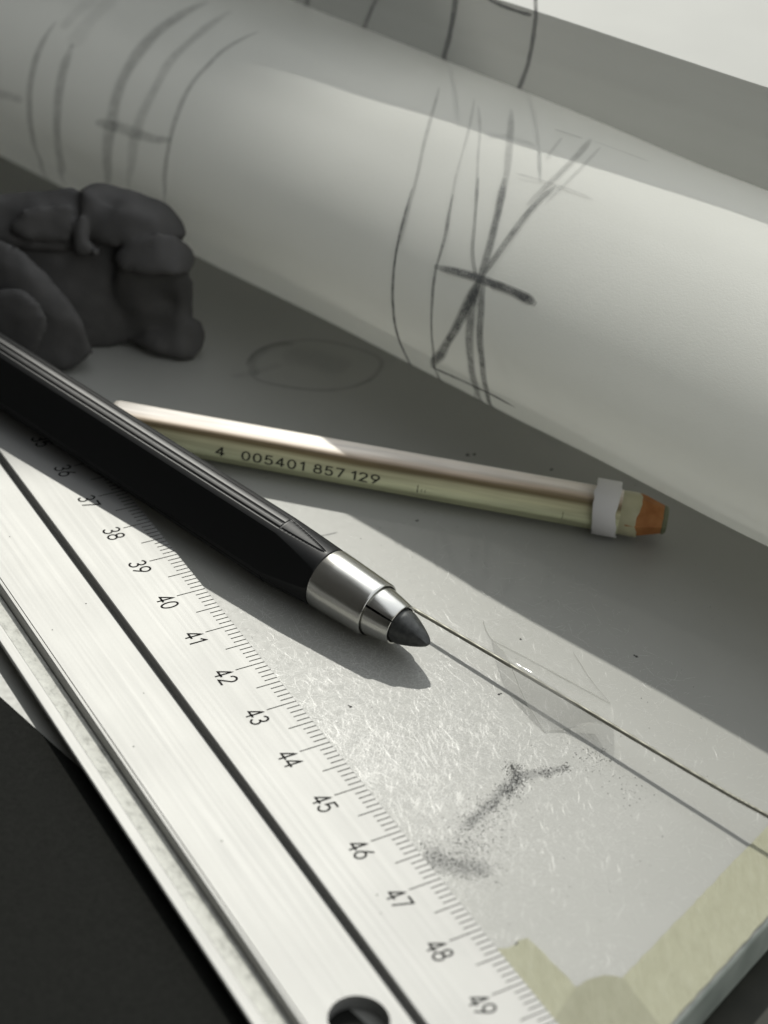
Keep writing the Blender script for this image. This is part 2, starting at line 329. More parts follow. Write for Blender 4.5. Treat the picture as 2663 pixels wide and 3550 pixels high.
FLAP_LINES = [([(-7.28, 6.97), (-7.37, 6.66), (-7.57, 6.19), (-7.8, 5.75), (-8.2, 5.18), (-8.55, 4.66), (-8.87, 4.2)], 0.158, 0.8), ([(-5.56, 7.45), (-5.6, 7.19), (-5.65, 6.83), (-5.84, 6.28), (-6.07, 5.78), (-6.42, 5.25), (-6.77, 4.76), (-7.15, 4.19)], 0.133, 0.75), ([(-6.68, 6.97), (-6.4, 6.89), (-5.97, 6.87), (-5.71, 6.89)], 0.158, 0.85), ([(-12.14, 4.89), (-11.82, 4.79), (-11.54, 4.74), (-11.3, 4.62), (-10.92, 4.63), (-10.55, 4.64)], 0.17, 0.75), ([(-11.3, 5.44), (-11.87, 4.82), (-12.32, 4.27)], 0.158, 0.55), ([(-9.23, 6.16), (-9.73, 5.56), (-10.21, 4.99), (-10.7, 4.36)], 0.145, 0.65)]

# ================================================================ setting
V, F = prism([(-70, -60), (70, -60), (70, 90), (-70, 90)], -4.0, -0.78)
tag(mk('table_top', V, F, TABLE, smooth=False), kind='structure')

# unseen slab added far behind to shade the back left of the table
T_ = 150.0
wa = Vector((4.6, 9.3, 0)) + SUN * T_; wb = Vector((-6.0, 6.6, 0)) + SUN * T_; wd_ = (wb - wa).normalized(); wb = wa + wd_ * 170
wn = Vector((-wd_.y, wd_.x, 0)); wn = wn if wn.y > 0 else -wn
V, F = prism([(wa.x, wa.y), (wb.x, wb.y), ((wb + wn * 14).x, (wb + wn * 14).y), ((wa + wn * 14).x, (wa + wn * 14).y)][::-1], -75, wa.z)
BLOCKGREY = Mat('blocker_grey'); BLOCKGREY.set(base=(0.22, 0.215, 0.20), rough=0.85); BLOCKGREY.bump(BLOCKGREY.noise(0.8, 4), 0.2, 0.001)
BLOCKBLACK = Mat('blocker_black'); BLOCKBLACK.set(base=(0.02, 0.02, 0.018), rough=0.8); BLOCKBLACK.bump(BLOCKBLACK.noise(0.8, 4), 0.2, 0.001)
tag(mk('sun_blocker', V, F, BLOCKGREY.m, smooth=False), kind='structure')

V, F = prism([(22, -95), (90, -95), (90, -75), (22, -75)], -75, 10)  # unseen blocks added behind the camera to hold back the front skylight
V2, F2 = prism([(-58, -95), (21.99, -95), (21.99, -75), (-58, -75)], -75, 150)
F += [tuple(i + len(V) for i in f) for f in F2]; V += V2
tag(mk('front_sky_blocker', V, F, BLOCKBLACK.m, smooth=False), kind='structure')
V, F = prism([(-58, -74.5), (-44, -74.5), (-44, 118), (-58, 118)], -75, wa.z + 60)  # unseen slab added on the left to cut the skylight there
BLOCKDARK = Mat('blocker_dark'); BLOCKDARK.set(base=(0.05, 0.048, 0.042), rough=0.6)
BLOCKDARK.l(BLOCKDARK.ramp(BLOCKDARK.noise(0.4, 4), [(0.3, (0.04, 0.038, 0.032)), (0.7, (0.06, 0.057, 0.05))]), BLOCKDARK.p.inputs['Base Color'])
tag(mk('left_sky_blocker', V, F, BLOCKDARK.m, smooth=False), kind='structure')

# drawing board: a thick white plate with rounded edge; right edge runs through (6.12,-2.4)
EDIR = Vector((0.5650, 0.8251, 0)); EN = Vector((0.8251, -0.5650, 0)); P0 = Vector((6.12, -2.40, 0))
NL = Vector((-EN.x, -EN.y, 0))
def bp(a, b, z): q = P0 + EDIR * a + NL * b; return (q.x, q.y, z)
SECT = [(0.0, -0.74), (-0.0, -0.10), (0.012, -0.045), (0.04, -0.013), (0.085, 0.0)]
V = []; F = []
for a in (-9.0, 62.0):
    for b, z in SECT: V.append(bp(a, b, z))
    V.append(bp(a, 62.0, 0.0)); V.append(bp(a, 62.0, -0.74))
n = 7
F = [(i, i + 1, n + i + 1, n + i) for i in range(6)] + [(6, 0, n, n + 6), tuple(range(n))[::-1], tuple(range(n, 2 * n))]
F = [f[::-1] for f in F]
board = mk('drawing_board', V, F, [BOARD, BSIDE], smooth=False, matidx=[1, 1, 1, 0, 0, 1, 1, 1, 1])
tag(board, 'white plastic drawing board with a scratched glossy surface that everything lies on', 'drawing board')

# hair scratches in the board's surface, thickest beside the ruler's scale
RX = Vector((0.56654289, -0.82403225, 0)); RY = Vector((0.82403225, 0.56654289, 0))
V = []; F = []
rs = random.Random(3)
def scratch(c, ang, ln, wd, tilt):
    t = Vector((math.cos(ang), math.sin(ang), 0)); s = Vector((-t.y, t.x, 0)); b = len(V)
    bend = rs.uniform(-0.12, 0.12) * ln
    for q in (-0.5, 0, 0.5):
        p = c + t * ln * q + s * bend * (1 - abs(q) * 2)
        e = wd * (1 if q == 0 else 0.45)
        V.append(p - s * e + Vector((0, 0, 0.002 - tilt * e))); V.append(p + s * e + Vector((0, 0, 0.002 + tilt * e)))
    F.append((b, b + 2, b + 3, b + 1)); F.append((b + 2, b + 4, b + 5, b + 3))
cnt = 0
while cnt < 22000:
    s_ = rs.uniform(-8, 6.2); y_ = rs.uniform(0.1, 6.0)
    dens = math.exp(-((s_ - 0.2) / 2.3) ** 2) * math.exp(-(y_ / 2.6) ** 2) + 0.10 * math.exp(-((s_ - 1.5) / 4) ** 2) * math.exp(-(y_ / 4.5) ** 2)
    dens *= 0.55 + 0.9 * max(0, noise.noise(Vector((s_ * 0.9, y_ * 0.9, 3.1))) + 0.35)
    if rs.random() > dens: continue
    c = RX * s_ + RY * y_
    if (P0 - c).dot(NL) > -0.95: continue
    scratch(c, rs.uniform(0, math.pi), 0.03 + 0.30 * rs.random() ** 2.2, rs.uniform(0.0005, 0.0014), rs.uniform(-0.18, 0.18)); cnt += 1
for k in range(130):
    s_ = rs.gauss(0.4, 2.2); y_ = abs(rs.gauss(0.8, 1.4)) + 0.2
    c = RX * s_ + RY * y_
    if (P0 - c).dot(NL) > -1.2: continue
    scratch(c, rs.choice([0.55, 2.2, 2.5]) + rs.gauss(0, 0.25), rs.uniform(0.25, 0.8), rs.uniform(0.0008, 0.0016), rs.uniform(-0.15, 0.15))
sc = mk('hair_scratch', V, F, SCRATCH, board, False); sc['kind'] = 'stuff'

# pencilled oval on the board under the roll's overhang
st = Strokes('pencil_line')
ov = [(-2.55, 10.68), (-2.4, 11.25), (-2.04, 11.67), (-1.35, 11.97), (-0.62, 11.87), (-0.05, 11.54), (-0.06, 11.0), (-0.33, 10.5), (-0.83, 10.17), (-1.43, 10.07), (-2.14, 10.16), (-2.38, 10.36), (-2.5, 10.6)]
Z = Vector((0, 0, 1))
pp = catmull([(x, y, 0) for x, y in ov]); st.add(pp, [Z] * len(pp), 0.15, 0.2)
pp = catmull([(-2.3, 10.35, 0), (-2.45, 10.9, 0), (-2.15, 11.5, 0), (-1.7, 11.75, 0)]); st.add(pp, [Z] * len(pp), 0.26, 0.2)
pp = catmull([(-2.75, 10.2, 0), (-2.3, 10.5, 0), (-1.9, 10.9, 0)]); st.add(pp, [Z] * len(pp), 0.3, 0.13)
st.add(catmull([(-0.98, 5.25, 0), (-0.8, 5.32, 0), (-0.55, 5.42, 0), (-0.35, 5.55, 0)]), [Z] * 19, 0.05, 0.5)
pp = catmull([(3.45, 0.30, 0), (3.1, 0.10, 0), (2.75, -0.05, 0), (2.5, -0.45, 0), (2.2, -0.95, 0), (1.9, -1.3, 0)]); st.add(pp, [Z] * len(pp), 0.26, 0.22)
pp = catmull([(1.5, -1.75, 0), (1.7, -1.95, 0), (2.0, -2.02, 0), (2.4, -2.0, 0)]); st.add(pp, [Z] * len(pp), 0.5, 0.22)
pp = catmull([(-1.9, 11.3, 0), (-1.2, 11.2, 0), (-0.6, 11.0, 0)]); st.add(pp, [Z] * len(pp), 1.1, 0.06)
st.build(board)

# black card under the ruler at the lower left
a = Vector((-4.845, 0.332, 0)); dv = Vector((0.7356, -0.6774, 0)); nv = Vector((-0.6774, -0.7356, 0))
q = [a - dv * 9, a + dv * 16, a + dv * 16 + nv * 16, a - dv * 9 + nv * 16]
V, F = prism([(v.x, v.y) for v in q][::-1], 0.004, 0.035)
tag(mk('black_card', V, F, CARD, smooth=False), 'sheet of black card lying under the metal ruler in the lower left corner', 'card')

# ================================================================ ruler
RM = Matrix((RX, RY, Vector((0, 0, 1)))).transposed().to_4x4()
ruler = empty('ruler', mat=RM)
tag(ruler, 'silver metal centimetre ruler with black numbers 37 to 49, grooves and a hanging hole', 'ruler')
prof = [(0, 0.012), (0, 0.185), (-0.010, 0.199), (-0.02, 0.2), (-1.470, 0.2), (-1.485, 0.188), (-1.485, 0.022), (-1.647, 0.022), (-1.647, 0.246), (-1.665, 0.26),
        (-2.838, 0.26), (-2.846, 0.244), (-2.868, 0.244), (-2.876, 0.256), (-2.893, 0.256), (-2.907, 0.240), (-2.907, 0.042), (-3.294, 0.042), (-3.294, 0.308), (-3.306, 0.32), (-3.448, 0.32), (-3.464, 0.306), (-3.464, 0.262), (-3.452, 0.250), (-3.30, 0.10), (-3.27, 0.036)]
S0, S1 = -22.0, 7.0
n = len(prof)
V = [(s, y, z) for s in (S0, S1) for y, z in prof]
F = [(i, (i + 1) % n, n + (i + 1) % n, n + i) for i in range(n)] + [tuple(range(n))[::-1], tuple(range(n, 2 * n))]
body = mk('body', V, F, [ALU, BORE], ruler, smooth=False)
bm = bmesh.new(); bm.from_mesh(body.data); bmesh.ops.recalc_face_normals(bm, faces=bm.faces); bm.to_mesh(body.data); bm.free()
# the hanging hole, cut through the band
V, F = lathe([(-1, 0.385), (1, 0.385)], 64); V = [(y + 4.66, z - 2.235, x) for x, y, z in V]
cut = mk('cutter', V, F, ALU, ruler, smooth=False)
bm = bmesh.new(); bm.from_mesh(cut.data); bmesh.ops.recalc_face_normals(bm, faces=bm.faces); bm.to_mesh(cut.data); bm.free()
md = body.modifiers.new('hole', 'BOOLEAN'); md.object = cut; md.operation = 'DIFFERENCE'; md.solver = 'EXACT'
bpy.context.view_layer.update()
dg = bpy.context.evaluated_depsgraph_get(); nm = bpy.data.meshes.new_from_object(body.evaluated_get(dg))
body.modifiers.clear(); old = body.data; body.data = nm; bpy.data.meshes.remove(old)
cm_ = cut.data; bpy.data.objects.remove(cut); bpy.data.meshes.remove(cm_)
nm.name = 'body'
V, F = prism([(S0, -3.285), (S1, -3.285), (S1, -2.92), (S0, -2.92)], 0.04, 0.062)
mk('cork_strip', V, F, STRIP, ruler, smooth=False)
# printed scale
V = []; F = []
for k in range(int(-130), 66):
    s_ = k / 10.0
    ln = 0.50 if k % 10 == 0 else (0.41 if k % 5 == 0 else 0.22)
    hw = 0.0088
    b = len(V)
    V += [(s_ - hw, -0.012, 0.2014), (s_ + hw, -0.012, 0.2014), (s_ + hw, -ln, 0.2016), (s_ - hw, -ln, 0.2016)]; F.append((b, b + 1, b + 2, b + 3)[::-1])
mk('printed_scale', V, F, INKG, ruler, smooth=False)['kind'] = 'stuff'
for num in range(33, 51):
    dv_, df_, wd_ = digit_mesh(str(num), 0.13)
    k = 0.272; x_ = num - 44 - 0.075
    mk('numeral', [(x_ + x * k * 0.80, -0.840 + y * k, 0.2016) for x, y in dv_], df_, INK, ruler, smooth=False)
# tiny pits on the band
V = []; F = []
for (s_, y_) in [(-6.4, -2.3), (-3.9, -2.62), (-1.0, -2.62), (-2.0, -2.0), (1.2, -2.35), (-4.3, -1.9), (3.2, -1.05), (2.9, -0.93)]:
    b = len(V); r_ = random.uniform(0.008, 0.016); z_ = 0.2018 if y_ > -1.5 else 0.2618
    V += [(s_ + r_ * math.cos(a_), y_ + r_ * math.sin(a_) * 1.2, z_) for a_ in [i * math.pi / 3 for i in range(6)]]; F.append(tuple(range(b, b + 6)))
mk('pit', V, F, INKG, ruler, smooth=False)['kind'] = 'stuff'

# ================================================================ lead holder
D = Vector((-0.799, 0.601, 0.036)).normalized()
E90 = Vector((-0.41504, -0.59091, 0.69178)); E90 = (E90 - D * E90.dot(D)).normalized(); E0 = D.cross(E90)
A0 = Vector((0.46, 2.84, 0.50))
PM = Matrix((D, E0, E90)).transposed().to_4x4(); PM.translation = A0 * CM
pen = empty('lead_holder', mat=PM)
tag(pen, 'black lead holder with silver ferrule and thick blunt lead lying across the ruler', 'lead holder')
FD, RC_ = 0.482, 0.592                       # wide flat faces and rounded corners
HALF = math.degrees(math.acos(FD / RC_))
def section(deg):
    a = abs(((deg - 110 + 60) % 120) - 60)      # from the middle of the nearest wide face
    return FD / math.cos(math.radians(a)) if a <= HALF else RC_
def groove(deg, u):
    d = ((deg - 50 + 60) % 120) - 60            # from the middle of the corner
    k = max(0.0, min(1.0, (u - 1.12) / 0.85))   # the inlaid strip narrows to a point at the ferrule
    w1 = 13.0 * k ** 0.6
    g = max(0.0, 1 - abs(abs(d) - w1) / 2.4) * min(1, (u - 1.10) * 20)
    if u > 1.985: g = max(g, max(0, 1 - abs(d - 1.5) / 3.2))
    if 1.955 < u < 1.985 and abs(d) < w1: g = 1.0
    return 0.014 * max(0.0, g)
us = [1.055, 1.065, 1.08] + [1.08 + 0.015 * i for i in range(1, 57)] + [1.945, 1.957, 1.963, 1.977, 1.983, 1.995, 2.05, 2.2, 2.4, 2.7, 3.2] + [3.2 + 0.6 * i for i in range(1, 20)]
nth = 480
V = []; F = []
for i, u in enumerate(us):
    for j in range(nth):
        dg_ = 360 * j / nth
        cone = 0.505 + 0.095 * (u - 1.055)
        sec = section(dg_)
        r = min(sec, cone) - (groove(dg_, u) if u > 1.1 else 0)
        if i == 0: r -= 0.012
        V.append((u, r * math.cos(math.radians(dg_)), r * math.sin(math.radians(dg_))))
for i in range(len(us) - 1):
    for j in range(nth):
        k = (j + 1) % nth; F.append((i * nth + j, (i + 1) * nth + j, (i + 1) * nth + k, i * nth + k))
F.append(tuple(range(nth))); F.append(tuple((len(us) - 1) * nth + j for j in range(nth))[::-1])
mk('barrel', V, F, LACQ, pen, True, sharp=25)
def fl(f): return [x[::-1] for x in f]
V, F = lathe([(1.075, 0.47), (1.052, 0.488), (1.045, 0.500), (1.03, 0.506), (0.8, 0.497), (0.4, 0.480), (0.04, 0.462), (0.012, 0.458), (0.0, 0.447), (0.0, 0.433), (0.012, 0.424), (0.12, 0.420)], 128, cap=False)
mk('ferrule', V, F, STEEL, pen, True, sharp=35)
V, F = lathe([(0.10, 0.425), (0.10, 0.26), (-0.40, 0.25)], 64, cap=False); mk('bore', V, F, BORE, pen, True, sharp=30)
for k in range(3):
    a0 = math.radians(94 + 120 * k + 2.6); a1 = math.radians(94 + 120 * (k + 1) - 2.6)
    pr = [(0.06, 0.408), (0.02, 0.41), (-0.05, 0.408), (-0.25, 0.378), (-0.43, 0.346), (-0.462, 0.334), (-0.468, 0.322), (-0.462, 0.300), (-0.40, 0.296), (0.06, 0.33)]
    V, F = lathe(pr, 40, cap=False, a0=a0, a1=a1)
    nn_ = 41
    F.append(tuple(i * nn_ for i in range(len(pr)))); F.append(tuple(i * nn_ + 40 for i in range(len(pr)))[::-1])
    F.append
    mk('collet_jaw', V, F, STEEL, pen, True, sharp=30)
pr = [(-0.2, 0.277), (-0.54, 0.277), (-0.60, 0.262), (-0.68, 0.233), (-0.78, 0.193), (-0.88, 0.146), (-0.96, 0.103), (-1.01, 0.068), (-1.035, 0.038), (-1.042, 0.010)]
V, F = lathe(pr, 72)
planes = [(Vector((-0.50, -0.35, 0.80)), 0.555), (Vector((-0.45, 0.85, 0.15)), 0.535), (Vector((-0.62, 0.35, 0.70)), 0.66), (Vector((-0.5, -0.85, 0.1)), 0.57)]
VV = []
for v in V:
    v = Vector(v)
    for nvec, c_ in planes:
        nvec = nvec.normalized(); dd = v.dot(nvec) - c_
        if dd > 0: v -= nvec * dd
    VV.append(v)
mk('lead', VV, F, GRAPH, pen, True, sharp=28)

# ================================================================ pencil
PA = Vector((5.17, 6.40, 0.45)); PB = Vector((-4.05, 7.52, 0.385))
PD = (PB - PA).normalized(); PY = Vector((0, 0, 1)).cross(PD).normalized(); PZ = PD.cross(PY)
PMx = Matrix((PD, PY, PZ)).transposed().to_4x4(); PMx.translation = PA * CM
pc = empty('pencil', mat=PMx)
tag(pc, 'cream wooden pencil with a brown end and a white ring, number printed along its side', 'pencil')
RP = 0.385
V, F = lathe([(0.80, RP - 0.006), (0.82, RP), (0.98, RP), (3, RP), (6, RP), (9, RP), (9.66, RP), (9.74, RP - 0.02), (9.78, RP - 0.07)], 72)
def hexr(a_):              # facets centred on 79, 19, -41 ... degrees, edges rounded
    d = ((math.degrees(a_) - 79 + 30) % 60) - 30
    return min(1.0, 0.895 / math.cos(math.radians(d)))
V = [(x, y * hexr(math.atan2(z, y)), z * hexr(math.atan2(z, y))) if x > 0.9 else (x, y, z) for x, y, z in V]
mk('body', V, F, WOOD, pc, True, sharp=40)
V, F = grid(2, 1, lambda i, j: (0, 0, 0)); 
nth = 72; V = []; F = []
def jag(j): return 0.50 + 0.03 * math.sin(j * 0.26 + 1) + 0.02 * noise.noise(Vector((j * 0.3, 2, 0)))
rows = [lambda j: (0.82, RP - 0.012), lambda j: (0.80, RP - 0.004), lambda j: (jag(j) + 0.02, RP - 0.004), lambda j: (jag(j), RP - 0.012)]
for rw in rows:
    for j in range(nth):
        x, r = rw(j); a_ = 2 * math.pi * j / nth; V.append((x, r * math.cos(a_), r * math.sin(a_)))
for i in range(3):
    for j in range(nth): k = (j + 1) % nth; F.append((i * nth + j, i * nth + k, (i + 1) * nth + k, (i + 1) * nth + j))
mk('collar', V, F, CREAM, pc, True, sharp=40)
V, F = lathe([(0.70, RP - 0.012), (0.50, RP - 0.014), (0.42, RP - 0.03), (0.08, 0.245), (0.05, 0.235)], 9)
V = [(x, y * (1 + 0.04 * math.sin(7 * x + y * 9)), z) for x, y, z in V]
mk('core', V, F, CORE, pc, True, sharp=22)
V, F = lathe([(0.085, 0.247), (0.05, 0.248), (0.02, 0.23), (0.0, 0.19)], 18); mk('end_cap', V, F, TIPEND, pc, True, sharp=30)
V, F = lathe([(0.86, 0.43), (0.84, 0.445), (0.84, 0.46), (0.86, 0.468), (1.24, 0.468), (1.26, 0.46), (1.26, 0.445), (1.24, 0.43), (0.86, 0.43)], 72, cap=False)
V = [(x + 0.025 * math.sin(z * 5) + 0.03 * (x - 1.05) * math.sin(y * 9), y * (1 + 0.02 * math.sin(z * 7)), z * 1.04 + 0.035) for x, y, z in V]
V = [(x + 0.035 * noise.noise(Vector((y * 6, z * 6, 3 if x > 1.05 else 8))), y, z) for x, y, z in V]
mk('ring', V, F, RING, pc, True, sharp=40)
# printed number, wrapped on the side that faces the camera (angle measured in the y-z plane)
def wrap_text(txt, u0, u1, ang0, h):
    tv, tf, wd_ = digit_mesh(txt, 0.16, 0.92)
    out = []
    for x, y in tv:
        u = u0 + x / wd_ * (u1 - u0); a_ = math.radians(ang0) + y * h / RP
        q_ = RP * hexr(a_) + 0.0025; out.append((u, q_ * math.cos(a_), q_ * math.sin(a_)))
    return out, tf
NUM_ANG = -9
for txt, u0, u1 in (('4', 7.80, 7.66), ('005401', 7.34, 6.25), ('857', 6.07, 5.55), ('129', 5.43, 4.93)):
    V, F = wrap_text(txt, u0, u1, NUM_ANG, 0.15); mk('printed_number', V, F, INKG, pc, False)
for u_, wd, a1_, a2_ in ((4.25, 0.014, -8, 16), (4.18, 0.008, -2, 8), (4.12, 0.008, -2, 8), (1.75, 0.008, -6, 14)):
    V = []; F = []
    for u2 in (u_, u_ + wd):
        for k in range(5):
            a_ = math.radians(NUM_ANG + a1_ + (a2_ - a1_) * k / 4); q_ = RP * hexr(a_) + 0.0025; V.append((u2, q_ * math.cos(a_), q_ * math.sin(a_)))
    for k in range(4): F.append((k, k + 1, 6 + k, 5 + k))
    mk('printed_mark', V, F, INKG, pc, False)

# ================================================================ kneaded eraser
def vp(zx, zy, y):            # a point of the lump, laid out along the line of sight at depth y
    k = (zx / 1.843 - 1331.5) / 6800; q = ((600 + zy / 1.843) - 1775) / 6800
    d = fwd + right * k - up * q; return CAMP + d * ((y - CAMP.y) / d.y)
hulls = [
 [(510,110,11.2),(560,72,11.6),(640,65,11.7),(720,88,11.7),(870,140,11.6),(1060,220,11.5),(1160,320,11.4),(1195,410,11.2),(1000,400,10.85),(850,448,10.72),(720,455,10.72),(600,425,10.82),(540,360,10.95),(520,240,11.0),(780,250,10.95),(960,300,10.95),(700,100,12.3),(1000,220,12.2),(600,300,12.2),(1100,400,12.1)],
 [(745,550,10.75),(770,500,10.7),(880,430,10.68),(1000,392,10.72),(1110,398,10.8),(1200,450,10.9),(1244,530,11.0),(1232,600,10.9),(780,610,10.42),(900,636,10.33),(1050,640,10.33),(1140,655,10.38),(1215,640,10.6),(900,600,11.6),(1150,560,11.6)],
 [(770,600,10.62),(950,630,10.60),(1140,650,10.60),(1225,650,10.85),(690,960,10.98),(830,1070,10.85),(980,1115,10.8),(1150,1100,10.8),(1225,900,10.95),(1232,700,10.95),(700,700,11.8),(1150,1000,11.6),(1200,700,11.7)],
 [(1050,1010,10.65),(1150,960,10.7),(1240,930,10.85),(1285,955,10.9),(1313,1050,10.9),(1292,1130,10.75),(1230,1192,10.6),(1150,1188,10.5),(980,1125,10.55),(840,1075,10.7),(1000,1060,10.6),(1100,1100,11.4),(1200,1000,11.4)],
 [(-400,180,11.2),(0,152,11.3),(230,142,11.4),(400,116,11.5),(500,84,11.5),(505,230,11.1),(490,430,10.95),(440,485,10.85),(200,478,10.8),(0,400,10.85),(-300,420,10.85),(0,300,12.1),(400,300,12.1),(-300,300,12.0)],
 [(150,238,10.86),(330,245,10.92),(470,190,11.02),(485,330,10.9),(440,420,10.8),(200,420,10.72),(60,360,10.75),(250,300,11.5)],
 [(497,270,10.85),(530,265,10.88),(552,440,10.68),(560,460,10.66),(500,495,10.62),(480,500,10.65),(500,400,10.7),(520,400,11.2)],
 [(500,480,10.66),(560,455,10.66),(645,508,10.60),(640,516,10.60),(570,480,10.9),(470,505,10.7)],
 [(0,300,11.2),(300,330,11.15),(700,330,11.15),(1150,360,11.25),(1190,600,11.15),(1180,900,11.1),(900,1040,11.05),(700,930,11.12),(450,1100,10.95),(200,1150,10.8),(700,1130,10.8),(350,1220,10.5),(150,1260,10.3),(-300,1000,10.8),(-300,350,11.2),(500,700,12.2),(0,400,12.2),(1000,500,12.2),(900,900,12.0),(0,900,11.8)],
 [(-300,440,10.5),(0,440,10.45),(120,500,10.3),(280,640,10.1),(420,800,9.95),(520,950,9.8),(600,1150,9.75),(450,1250,9.6),(200,1250,9.5),(0,1150,9.6),(-300,1100,9.7),(330,900,9.72),(180,650,9.95),(100,700,11.2),(500,1100,10.8),(-200,800,11.0)],
 [(60,750,9.72),(140,748,9.62),(230,815,9.5),(295,900,9.42),(300,1000,9.38),(200,1200,9.3),(0,1200,9.3),(-200,1000,9.4),(-200,800,9.6),(100,900,10.2),(0,1100,10.2)]]
parts_ = []
for hp in hulls:
    b2 = bmesh.new()
    for k_, p in enumerate(hp):
        q = vp(*p); q.z = max(q.z, 0.0); b2.verts.new((q + Vector((0.0007 * math.sin(k_ * 3.1), 0.0007 * math.cos(k_ * 5.3), 0))) * CM)
    bmesh.ops.convex_hull(b2, input=b2.verts)
    bmesh.ops.delete(b2, geom=[v for v in b2.verts if not v.link_faces], context='VERTS')
    bmesh.ops.recalc_face_normals(b2, faces=b2.faces)
    m2_ = bpy.data.meshes.new('lump'); b2.to_mesh(m2_); b2.free(); m2_.transform(Matrix.Scale(100, 4))
    o2 = bpy.data.objects.new('lump', m2_); COL.objects.link(o2); parts_.append(o2)
for o2 in parts_[1:]:
    md = parts_[0].modifiers.new('u', 'BOOLEAN'); md.operation = 'UNION'; md.object = o2; md.solver = 'EXACT'
bpy.context.view_layer.update(); dg = bpy.context.evaluated_depsgraph_get()
bm = bmesh.new(); bm.from_mesh(parts_[0].evaluated_get(dg).to_mesh()); bmesh.ops.scale(bm, vec=(0.01, 0.01, 0.01), verts=bm.verts)
for o2 in parts_:
    m2_ = o2.data; bpy.data.objects.remove(o2); bpy.data.meshes.remove(m2_)
me = bpy.data.meshes.new('kneaded_eraser'); bm.to_mesh(me); bm.free(); me.materials.append(RUBBER)
er = bpy.data.objects.new('kneaded_eraser', me); COL.objects.link(er)
md = er.modifiers.new('r', 'REMESH'); md.mode = 'VOXEL'; md.voxel_size = 0.0006
md2 = er.modifiers.new('s', 'SMOOTH'); md2.factor = 0.5; md2.iterations = 9
bpy.context.view_layer.update(); dg = bpy.context.evaluated_depsgraph_get()
nm = bpy.data.meshes.new_from_object(er.evaluated_get(dg)); er.modifiers.clear(); er.data = nm; bpy.data.meshes.remove(me); nm.name = 'kneaded_eraser'
ctr = Vector((-5.6, 11.0, 0.0))
NRM = [v.normal.copy() for v in nm.vertices]
for v in nm.vertices:
    p = v.co / CM
    dd = 0.07 * noise.noise(p * 0.9 + Vector((3, 1, 7))) + 0.02 * noise.noise(p * 2.6)
    k2 = p - vp(1075, 850, 10.6); dd -= 0.13 * math.exp(-(k2.length / 0.24) ** 2)
    k3 = p - vp(690, 170, 11.1); dd -= 0.10 * math.exp(-(k3.length / 0.22) ** 2)
    dd += 0.05
    dd += 0.018 * noise.noise(p * 3.6)
    p += NRM[v.index] * dd
    p.z = max(p.z, 0.01)
    v.co = (p - ctr) * CM
nm.polygons.foreach_set('use_smooth', [True] * len(nm.polygons)); nm.update()
er.location = ctr * CM
tag(er, 'dark grey kneaded eraser squeezed into a folded lump behind the lead holder', 'eraser')

# ================================================================ paper roll
psi = -0.6404994; RA = Vector((math.cos(psi), math.sin(psi), 0)); RN = Vector((-math.sin(psi), math.cos(psi), 0))
RD, RR, RZ = 9.9246285, 2.68, 2.80
def rollh(p):                 # support function: a round roll that sags a little towards the front
    p = (p + 90) % 360 - 90
    k = 0.33
    if 75 <= p <= 215: return RR + k * math.sin(math.radians((p - 145) * 180 / 70))
    if p < 75:
        x = math.radians(75 - p); return RR + k * 180 / 70 * x * math.exp(-(x / 0.85) ** 2)
    x = math.radians(p - 215); return RR - k * 180 / 70 * x * math.exp(-(x / 0.46) ** 2)
def rollp(u, phi, lift=0.0):
    a_ = math.radians(phi); e = 0.5
    r = rollh(phi) + lift; dr = (rollh(phi + e) - rollh(phi - e)) / math.radians(2 * e)
    d = ((phi - 270 + 180) % 360) - 180
    if abs(d) < 38: r += 0.105 * (0.5 + 0.5 * math.cos(math.pi * d / 38))
    c = RN * RD + Vector((0, 0, RZ)) + RA * u
    return c + (RN * math.cos(a_) + Vector((0, 0, 1)) * math.sin(a_)) * r + (-RN * math.sin(a_) + Vector((0, 0, 1)) * math.cos(a_)) * dr
def rolln(phi): a_ = math.radians(phi); return RN * math.cos(a_) + Vector((0, 0, 1)) * math.sin(a_)
roll = empty('paper_roll', RN * RD)
tag(roll, 'roll of white tracing paper with pencil sketch lines lying behind the pencil and eraser', 'paper roll')
us = [-24 + 0.75 * i for i in range(51)]
L = RN * RD
V, F = grid(len(us), 180, lambda i, j: rollp(us[i], 2 * j) + rolln(2 * j) * (0.034 * noise.noise(Vector((us[i] * 0.42, math.cos(math.radians(2 * j)) * 1.2, math.sin(math.radians(2 * j)) * 1.2)))), True)
mk('rolled_sheet', [v - L for v in V], F, PAPER, roll)
# springy end of the sheet standing up behind the roll
SEC = [(0, 0), (-.25, .11), (-.55, .28), (-1.1, .62), (-1.6, 1.05), (-2.1, 1.5), (-2.6, 1.9), (-3.3, 2.25), (-4.0, 2.45), (-4.6, 2.5)]
def flap_n(u, z):
    top = 10.66 + (u + 8) * 0.102
    dz = z - 6.97
    for (a1, n1), (a2, n2) in zip(SEC, SEC[1:]):
        if a2 <= dz <= a1 or (dz > a1 and a1 == 0): return top + n1 + (n2 - n1) * (dz - a1) / (a2 - a1)
    return top + 2.5
def flapp(u, z):
    nn_ = flap_n(u, z) + max(0, -10.5 - u) * 0.11 * min(1, max(0, (6.97 - z) / 1.4)); x = nn_ - RD; zz = z - RZ; d = math.hypot(x, zz)
    if d < RR + 0.05: x = math.sqrt(max((RR + 0.05) ** 2 - zz * zz, 0.01))
    return RN * (RD + x) + RA * u + Vector((0, 0, z))
zs = [6.97 - 4.58 * (j / 40) ** 1.15 for j in range(41)]
V, F = grid(len(us), 41, lambda i, j: flapp(us[i], zs[j] + 0.04 * noise.noise(Vector((us[i] * 0.3, 5, 0))) * (1 - j / 40)))
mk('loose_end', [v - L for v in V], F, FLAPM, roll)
st = Strokes('pencil_line')
